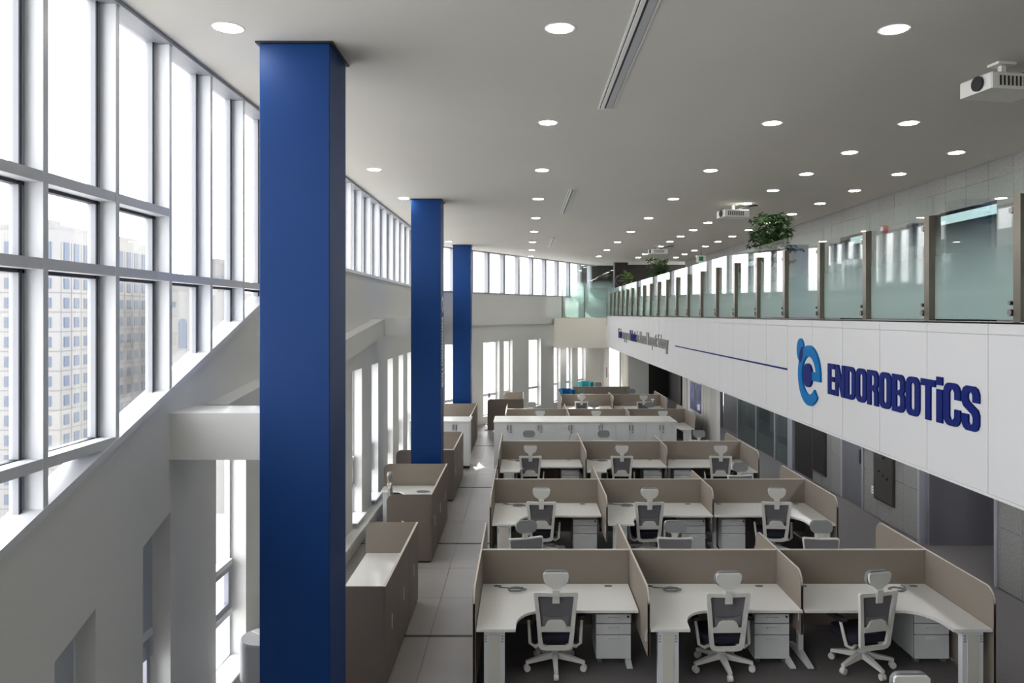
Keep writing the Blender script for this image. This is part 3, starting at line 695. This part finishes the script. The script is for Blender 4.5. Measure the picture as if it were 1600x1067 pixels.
# ------------------------------------------------------------------ desks, pedestals, screens
W = 1.55
def desk_poly(wing):
    c = [(.36,-1.2), (.365,-1.08)] + [(.365 + .26*(1-math.cos(a*math.pi/16)), -1.08 + .33*math.sin(a*math.pi/16)) for a in range(1, 9)]
    p = [(0,0), (0,-1.2)] + c + [(W,-.75), (W,0)]
    if wing == 'r': p = [(W-x, y) for x, y in p][::-1]
    return p
def make_desk(wing, label, loc, rz, group):
    t = thing('corner_desk', label, 'desk', loc, rz, group)
    MB().prism(desk_poly(wing), .565, .59).build('desktop', 'desk_white', t)
    fx = (lambda x: x) if wing == 'l' else (lambda x: W - x)
    def bx(x0, x1, *r):
        a, b = sorted((fx(x0), fx(x1))); return MB().box(a, b, *r)
    lg = bx(.07, .26, -1.17, -1.10, .0, .565).build('end_leg', 'metal_white', t)
    bx(.115, .215, -1.175, -1.17, .05, .53).build('leg_cover', 'leg_beige', lg)
    hole = MB()
    for k in range(3):
        for xx in (.08, .092, .232, .244):
            a = fx(xx); hole.box(a-.003, a+.003, -1.1712, -1.17, .46+.025*k, .472+.025*k)
    hole.build('leg_slots', 'gasket', lg)
    bx(.07, .26, -1.1, -.3, .50, .54).build('beam', 'metal_white', t)
    bx(W-.10, W-.05, -.42, -.36, .05, .565).build('side_leg', 'metal_white', t)
    a = fx(W-.075)
    MB().add([(a-.03,-.70,0),(a+.03,-.70,0),(a+.03,-.1,0),(a-.03,-.1,0),(a-.025,-.70,.02),(a+.025,-.70,.02),(a+.025,-.38,.07),(a-.025,-.38,.07),(a+.025,-.1,.02),(a-.025,-.1,.02)], [(0,1,2,3),(4,5,6,7),(7,6,8,9),(0,1,5,4),(2,3,9,8),(1,2,8,6,5),(3,0,4,7,9)]).build('foot', 'metal_white', t)
    for xx in (.16, W-.22):
        g = MB().prism(rrect(fx(xx)-.04, fx(xx)+.04, -.10, -.05, .02), .59, .594).build('grommet', 'cushion_grey', t)
    return t
dsk = {}
def desk(wing, x, y, rz, label):
    g = 'white corner desks'
    if wing not in dsk: dsk[wing] = make_desk(wing, label, (x, y, ZF), rz, g); return
    dup(dsk[wing], (x, y, ZF), rz, label, g)
ped0 = None
def pedestal(x, y, label):
    global ped0
    g = 'drawer pedestals under the desks'
    if ped0: return dup(ped0, (x, y, ZF), 0, label, g)
    t = thing('drawer_pedestal', label, 'drawer unit', (x, y, ZF), 0, g)
    MB().box(-.175, .175, .02, .46, .045, .495).build('body', 'metal_white', t)
    MB().box(-.174, .174, .014, .02, .047, .493).build('drawer_gap_shade', 'gasket', t)  # dark plate: the shade between the drawers put into its colour
    for z0, z1 in ((.045, .280), (.286, .393), (.399, .49)):
        d = MB().bbox(-.172, .172, 0, .02, z0+.002, z1-.002, .002).build('drawer', 'metal_white', t)
        zc = z1 - .04
        MB().box(-.055, .055, -.022, 0, zc-.008, zc+.012).build('pull', 'plastic_white', d)
    MB().cyl((.145, 0, .465), (.145, -.006, .465), .011, 10).build('lock', 'plastic_black', t)
    for sx in (-.135, .135):
        for sy in (.06, .40): MB().box(sx-.025, sx+.025, sy-.03, sy+.03, 0, .045).build('foot', 'pad_grey', t)
    ped0 = t
def side_panel(mb, y0, y1, z0, t=.012):
    r = .13
    return [(y0, z0)] + [(y1, z0)] + arc(y1-r, .953-r, r, 0, 90) + arc(y0+r, .953-r, r, 90, 180)
def screen_row(P, xs, label, back_len=1.15):
    t = thing('desk_screen', label, 'partition', (0, P, ZF), 0, 'taupe desk screens')
    for a, b in zip(xs[:-1], xs[1:]):
        m_ = MB().box(a+.016, b-.016, -.012, .012, .15, .945).build('main_panel', 'panel_taupe', t)
        MB().box(a+.016, b-.016, -.014, .014, .945, .953).build('top_trim', 'panel_trim', m_)
    for k, x_ in enumerate(xs):
        end = k in (0, len(xs)-1); short = (k == len(xs)-2)
        L = .74 if short else 1.22; z0 = .02 if end else .34
        pl = side_panel(None, -L, back_len if not short else .74, z0)
        o_ = MB().prism(pl, x_-.013, x_+.013, 'x').build('side_panel', 'panel_taupe', t)
        MB().prism([(p[0]*1.0, p[1]) for p in pl], x_-.008, x_+.008, 'x').xf(Matrix.Translation((0,0,.005))).build('edge_trim', 'panel_trim', o_)
        if not end: MB().box(x_-.019, x_-.013, -L+.05, -L+.065, .46, .56).build('cable_clip', 'paper', o_)
for i, P in enumerate(ROWP):
    screen_row(P, PX, 'taupe desk screen of the %s desk row, three bays wide' % rn[i])
    for j in range(3):
        wing = 'r' if j == 2 else 'l'
        desk(wing, PX[j]+.02, P-.02, 0, 'white corner desk on the camera side, %s bay of the %s desk row' % (cn[j], rn[i]))
        wb = 'l' if j == 2 else 'r'
        desk(wb, PX[j+1]-.02, P+.02, math.pi, 'white corner desk on the far side, %s bay of the %s desk row' % (cn[j], rn[i]))
        if i < 3:
            x_ = PX[j+1] - .25 if (j < 2 or i == 0) else PX[2] + .33
            pedestal(x_, P-.60, 'white three-drawer pedestal under the %s desk of the %s desk row' % (cn[j], rn[i]))
screen_row(24.4, [1.14, 2.75, 4.31], 'taupe desk screen of the fifth desk row, two bays wide')
for j, (wing, lab) in enumerate((('l', 'left'), ('r', 'right'))):
    desk(wing, [1.16, 2.77][j], 24.38, 0, 'white corner desk on the camera side, %s bay of the fifth desk row' % lab)
t = thing('desk_screen', 'plain taupe screen standing farthest back near the corner windows', 'partition', (2.71, 27.0, ZF), 0, 'taupe desk screens')
MB().box(-.99, .99, -.012, .012, .08, .945).build('main_panel', 'panel_taupe', t); MB().box(-.99, .99, -.014, .014, .945, .953).build('top_trim', 'panel_trim', t)
for sx in (-.9, .9): MB().box(sx-.03, sx+.03, -.2, .2, 0, .08).build('foot', 'metal_white', t)
# cable coils
def coil(x, y, z, r, label, ry=1.0, tail=None):
    pts = []
    for k in range(64):
        a = k*2*math.pi/20; rr = r*(1 + .06*math.sin(k*1.7)); pts.append((rr*math.cos(a), rr*ry*math.sin(a), .008 + .0035*(k % 20)/5 + .004*(k//20)))
    if tail: pts = [(tail[0], tail[1], .006), (tail[0]*.9+.02, tail[1]*.6, .006), (r*1.25, r*.5, .006)] + pts
    t = thing('cable_coil', label, 'cable', (x, y, z), 0, 'coiled cables on the desks'); MB().tube(pts, .006, 6).build('coil', 'cable', t, True)
for i, P in enumerate(ROWP[:3]):
    for j in range(3):
        xx = (PX[j] + (.38, .40, .0)[j]) if j < 2 else PX[3] - .42
        if i == 2 and j == 2: continue
        coil(xx, P-.24, .72, .085, 'coiled grey cable on the %s desk of the %s desk row' % (cn[j], rn[i]), .75, (-.22 if j < 2 else .12, .16))
# small white desk item on the fifth row
t = thing('desk_stand', 'small white stand on the right desk of the fifth desk row', 'stand', (4.0, 24.0, .72)); MB().lathe([(.1, 0), (.1, .015), (.02, .03), (.015, .22)], n=16).build('stem', 'plastic_white', t, True); MB().bbox(-.05, .05, -.03, .03, .22, .26, .008).build('head', 'plastic_white', t)

# ------------------------------------------------------------------ white cupboards
def cupboard(x, y, label, w_=.682, dep=.45, h=1.07, rz=0):
    t = thing('storage_cupboard', label, 'cabinet', (x, y, ZF), rz, 'white storage cupboards')
    MB().box(0, w_, .02, dep, .06, h-.03).build('body', 'metal_white', t); MB().box(.01, w_-.01, .04, dep-.02, 0, .06).build('plinth', 'plastic_black', t)
    for k in range(2):
        d = MB().box(k*w_/2+.003, (k+1)*w_/2-.003, 0, .02, .065, h-.035).build('door', 'metal_white', t)
        xx = w_/2 + (-.035 if k == 0 else .035)
        MB().box(xx-.008, xx+.008, -.022, 0, h-.20, h-.08).build('handle', 'steel', d)
    MB().cyl((w_/2+.035, 0, h-.24), (w_/2+.035, -.012, h-.24), .014, 10).build('lock', 'steel_dark', t)
    return t
for i in range(6): cupboard(-.66+i*.682, 17.35, '%s white double-door cupboard from the aisle in the central cupboard run' % ORD[i])
for i in range(6): cupboard(-.66+(i+1)*.682, 18.27, 'white cupboard turned away, backing the %s cupboard of the central run' % ORD[i], rz=math.pi)
tag(MB().bbox(-.675, 3.445, 17.33, 18.29, 1.171, 1.2, .004).build('cupboard_top', 'desk_white'), 'long white top board over the central cupboard run', 'worktop')
for i in range(2): cupboard(-2.565+i*.678, 17.4, ['white cupboard half hidden by the middle blue column', 'white double-door cupboard beside the left aisle'][i], .678)
tag(MB().bbox(-2.575, -1.20, 17.38, 18.2, 1.171, 1.2, .004).build('cupboard_top', 'desk_white'), 'short white top board over the cupboards by the column', 'worktop')

# ------------------------------------------------------------------ taupe side workstations along the left aisle
def side_unit(xs, y0, y1, near_wide, far_wide, label, flip=1):
    """xs: aisle face. Panels 1.083 high, desktop at .72 inside"""
    t = thing('side_workstation', label, 'workstation', (xs, y0, ZF), 0, 'taupe workstations along the left aisle')
    L = y1 - y0; H = .953; wn = 1.07 if near_wide else .63; wf = 1.07 if far_wide else .63
    n = 3; d = L / n
    for k in range(n):
        p = MB().box(-.02, 0, k*d+.003, (k+1)*d-.003, .03, H).build('door', 'cabinet_taupe', t)
        MB().box(0, .006, k*d+d*.45, k*d+d*.45+.03, .43, .57).build('pull', 'panel_trim', p)
    MB().box(-.022, .002, 0, L, H, H+.006).build('top_trim', 'panel_trim', t)
    def endp(y, w_, nm):
        r = .1; pl = [(-.02, .03), (-.02, H)] + arc(-w_+r, H-r, r, 90, 180) + [(-w_, .03)]
        e = MB().prism(pl, y, y+.025, 'y').build(nm, 'cabinet_taupe' if nm == 'near_panel' else 'panel_taupe', t)
        return e
    e = endp(0, wn, 'near_panel'); MB().box(-.42, -.39, -.006, 0, .43, .59).build('pull', 'panel_trim', e)
    endp(L-.025, wf, 'far_panel')
    MB().box(-.60, -.03, .03, L-.03, .0, .03).build('plinth', 'plastic_black', t)
    poly = [(-.02, .025), (-.02, L-.025)] + ([(-1.05, L-.025), (-1.05, L-.40), (-.75, L-.42), (-.62, L-.6)] if far_wide else [(-.62, L-.025)]) + ([(-.62, .6), (-.75, .42), (-1.05, .40), (-1.05, .025)] if near_wide else [(-.62, .025)])
    MB().prism(poly, .565, .59).build('desktop', 'desk_white', t)
    for f_, yy in ((far_wide, L-.25), (near_wide, .2)):
        if f_:
            lg = MB().box(-1.03, -.95, yy-.08, yy+.08, 0, .565).build('leg', 'metal_white', t)
            MB().box(-1.17, -.9, yy-.03, yy+.03, 0, .04).build('foot', 'metal_white', lg)
    return t
side_unit(-1.275, 7.15, 9.37, True, False, 'taupe panelled workstation nearest the camera beside the blue column')
side_unit(-1.28, 10.8, 13.04, False, True, 'taupe workstation with chair and cable, second along the left aisle')
side_unit(-1.29, 14.35, 16.6, True, False, 'taupe workstation right behind the middle blue column')
side_unit(-1.30, 18.6, 21.85, False, True, 'taupe workstation behind the white cupboards by the left aisle')
side_unit(0.0, 22.97, 25.07, True, False, 'separate taupe workstation with rounded panel near the far windows')
coil(-1.62, 12.5, .72, .10, 'coiled grey cable on the second taupe side workstation', .6)
# blue tub chairs by the far windows
for x_, y_, m_, lab in ((1.46, 26.3, 'tub_blue', 'bright blue tub chair beside the far desk screen'), (2.35, 29.2, 'tub_teal', 'teal tub chair behind the farthest desk screen')):
    t = thing('tub_chair', lab, 'chair', (x_, y_, ZF))
    out_ = arc(0, 0, .30, -60, 240, 20); in_ = arc(0, 0, .24, 240, -60, 20)
    MB().prism(out_ + in_, .30, .93).build('shell', m_, t, True); MB().lathe([(.25, .38), (.25, .48), (.22, .5)], n=24).build('seat', m_, t, True)
    for a in (45, 135, 225, 315):
        c, s = math.cos(math.radians(a))*.2, math.sin(math.radians(a))*.2; MB().cyl((c, s, .38), (c*1.2, s*1.2, 0), .014, 8).build('leg', 'steel', t)
# air purifier behind the nearest column
t = thing('air_purifier', 'cylindrical silver air purifier with ring grille behind the nearest blue column', 'air purifier', (-2.2, 6.6, ZF))
MB().lathe([(.19, 0), (.2, .02), (.2, .40)], n=36).build('base_drum', 'cushion_grey', t, True)
MB().lathe([(.205, .40), (.205, .71), (.195, .73), (.185, .725)], n=36).build('upper_drum', 'purifier', t, True)
MB().lathe([(.183, .705), (.183, .715)], n=32).build('grille_bed', 'plastic_black', t)
for k in range(6):
    r_ = .165 - .024*k; MB().tube([(r_*math.cos(a*math.pi/14), r_*math.sin(a*math.pi/14), .72) for a in range(28)], .004, 5, True).build('grille_ring', 'cushion_grey', t)
MB().bbox(-.18, .18, -.03, .03, .718, .738, .006).xf(Matrix.Rotation(math.radians(-40), 4, 'Z')).build('handle', 'purifier', t)

# ------------------------------------------------------------------ potted trees on the mezzanine
def tree(x, y, h, spread, label, nleaf, leafm, zc, seed):
    rnd = random.Random(seed)
    t = thing('potted_tree', label, 'plant', (x, y, 3.44), 0, 'potted trees on the mezzanine')
    MB().lathe([(.13, 0), (.19, .36), (.2, .38), (.17, .38), (.16, .34)], n=20).build('pot', 'pot', t, True)
    MB().lathe([(.155, .33), (.155, .345)], n=16).build('soil', 'soil', t)
    tr = MB(); tips = []
    for k in range(9):
        a = rnd.uniform(0, 6.28); rr = rnd.uniform(.3, .9)*spread
        tip = Vector((rr*math.cos(a), rr*math.sin(a)*.8, zc + rnd.uniform(-.32, .36)*(h-zc)/.45)); tip.z = min(tip.z, h-.08)
        mid = Vector((tip.x*.25, tip.y*.25, .35 + (tip.z-.35)*.6)); tr.tube([(rnd.uniform(-.03,.03), rnd.uniform(-.03,.03), .33), mid, tip], [.018, .011, .005], 6); tips.append(tip); tips.append(mid.lerp(tip, .6))
    tr.build('trunk', 'bark', t, True)
    lf = MB()
    for k in range(nleaf):
        c = Vector(rnd.choice(tips)) + Vector((rnd.gauss(0, .10), rnd.gauss(0, .10), rnd.gauss(0, .09)))
        if c.z > h: c.z = h - rnd.random()*.1
        nl = 7; rot = Matrix.Rotation(rnd.uniform(0, 6.28), 4, 'Z') @ Matrix.Rotation(rnd.uniform(-.7, .7), 4, 'X')
        for q in range(nl):                       # a whorl of leaflets
            mt = Matrix.Translation(c) @ rot @ Matrix.Rotation(q*6.283/nl, 4, 'Z') @ Matrix.Rotation(rnd.uniform(.1, .7), 4, 'Y')
            l = rnd.uniform(.09, .14); n0 = len(lf.v)
            lf.add([(0.015,0,0),(l*.5,-.024,.008),(l,0,-.01),(l*.5,.024,.008),(l*.5,0,-.004)], [(0,1,4),(1,2,4),(2,3,4),(3,0,4)]); lf.xf(mt, n0)
    f_ = lf.build('foliage', leafm, t); f_['kind'] = 'stuff'
tree(3.97, 12.75, 1.9, .40, 'dense green potted tree above the glass railing, nearest of the plants', 150, 'leaf', 1.5, 3)
tree(4.25, 24.3, 2.0, .55, 'potted tree in the middle of the far mezzanine plants', 150, 'leaf', 1.55, 5)
tree(3.9, 27.2, 1.8, .5, 'paler potted plant beside the dark panel at the mezzanine end', 150, 'leaf_light', 1.2, 8)

# ------------------------------------------------------------------ outside
gd = MB().box(-400, 200, -100, 500, -36, -35).build('floor_outside', 'ground'); st(gd, 'ground far below outside')
def office_block(x0, x1, y0, y1, zt, label, pitch_y, pitch_x, floors, fh, ztop):
    t = thing('office_building', label, 'building', (x1, y0, -35))
    o0 = 35
    MB().box(x0-x1, 0, 0, y1-y0, 0, zt+o0).build('wall', 'building_white', t)
    MB().box(x0-x1+2, -2, 2, y1-y0-2, zt+o0, zt+o0+1.2).box(-6, -4, 4, 7, zt+o0+1.2, zt+o0+2.2).build('roof_parapet', 'building_white', t)
    ny = int((y1-y0-2)/pitch_y); nx = int((x1-x0-2)/pitch_x)
    sy = MB().box(0, .12, 0, 1.5, 0, 1.75).build('window', 'building_glass', t); sx = MB().box(0, 1.5, -.12, 0, 0, 1.75).build('window', 'building_glass', t)
    jy = MB().box(-.1, .06, 0, y1-y0, 0, .12).build('joint', 'building_joint', t); jx = MB().box(x0-x1, 0, -.06, .1, 0, .12).build('joint', 'building_joint', t)
    first = True
    for k in range(floors):
        z = ztop + o0 - fh*k
        if first: jy.location = (0,0,z+2.6); jx.location = (0,0,z+2.6)
        else: piece(jy, (0,0,z+2.6), t); piece(jx, (0,0,z+2.6), t)
        for i in range(ny):
            p = (0, 1.2+pitch_y*i, z)
            if first and i == 0: sy.location = p
            else: piece(sy, p, t)
        for i in range(min(nx, 7)):
            p = (-2.9-pitch_x*i, 0, z)
            if first and i == 0: sx.location = p
            else: piece(sx, p, t)
        first = False
    ty = MB().box(0, .12, 0, 1.5, 0, 4.2).build('tall_window', 'building_glass', t); tx = MB().box(0, 1.5, -.12, 0, 0, 4.2).build('tall_window', 'building_glass', t)
    ty.location = (0, 1.2, zt+o0-6.2); tx.location = (-2.9, 0, zt+o0-6.2)
    for i in range(1, ny): piece(ty, (0, 1.2+pitch_y*i, zt+o0-6.2), t)
    for i in range(1, 7): piece(tx, (-2.9-pitch_x*i, 0, zt+o0-6.2), t)
    vj = MB().box(-.1, .05, 0, .1, 0, 44).build('vertical_joint', 'building_joint', t); vj.location = (0, .4, zt+o0-46)
    for i in range(1, ny+1): piece(vj, (0, .4+pitch_y*i, zt+o0-46), t)
    return t
office_block(-112, -78.5, 131, 164, 17.9, 'tall white office building with rows of square windows outside', 3.0, 3.2, 13, 3.33, 8.0)
t = thing('arched_building', 'pale low building with a tall arched window outside', 'building', (-72, 150, -35))
MB().box(0, 14, 0, 20, 0, 43).build('wall', 'building_white', t); MB().box(1, 8, 2, 12, 43, 45).build('roof', 'building_white', t)
MB().prism([(5.2, 32), (6.8, 32), (6.8, 37)] + arc(6, 37, .8, 0, 180) + [(5.2, 37)], -.1, 0, 'y').build('arched_window', 'building_glass', t)
for k in range(4): MB().box(1+k*1.0, 1.6+k*1.0, -.1, 0, 40, 41).build('window', 'building_glass', t)
t = thing('distant_tower', 'distant grey rooftop block behind the arched building', 'building', (-93, 220, -35))
MB().box(0, 9, 0, 12, 0, 53).build('wall', 'building_joint', t); MB().box(2, 6, 2, 6, 53, 54.5).build('roof_unit', 'building_joint', t)
for k in range(4): MB().box(1+k*2, 2.2+k*2, -.1, 0, 48, 49.5).build('window', 'building_glass', t)
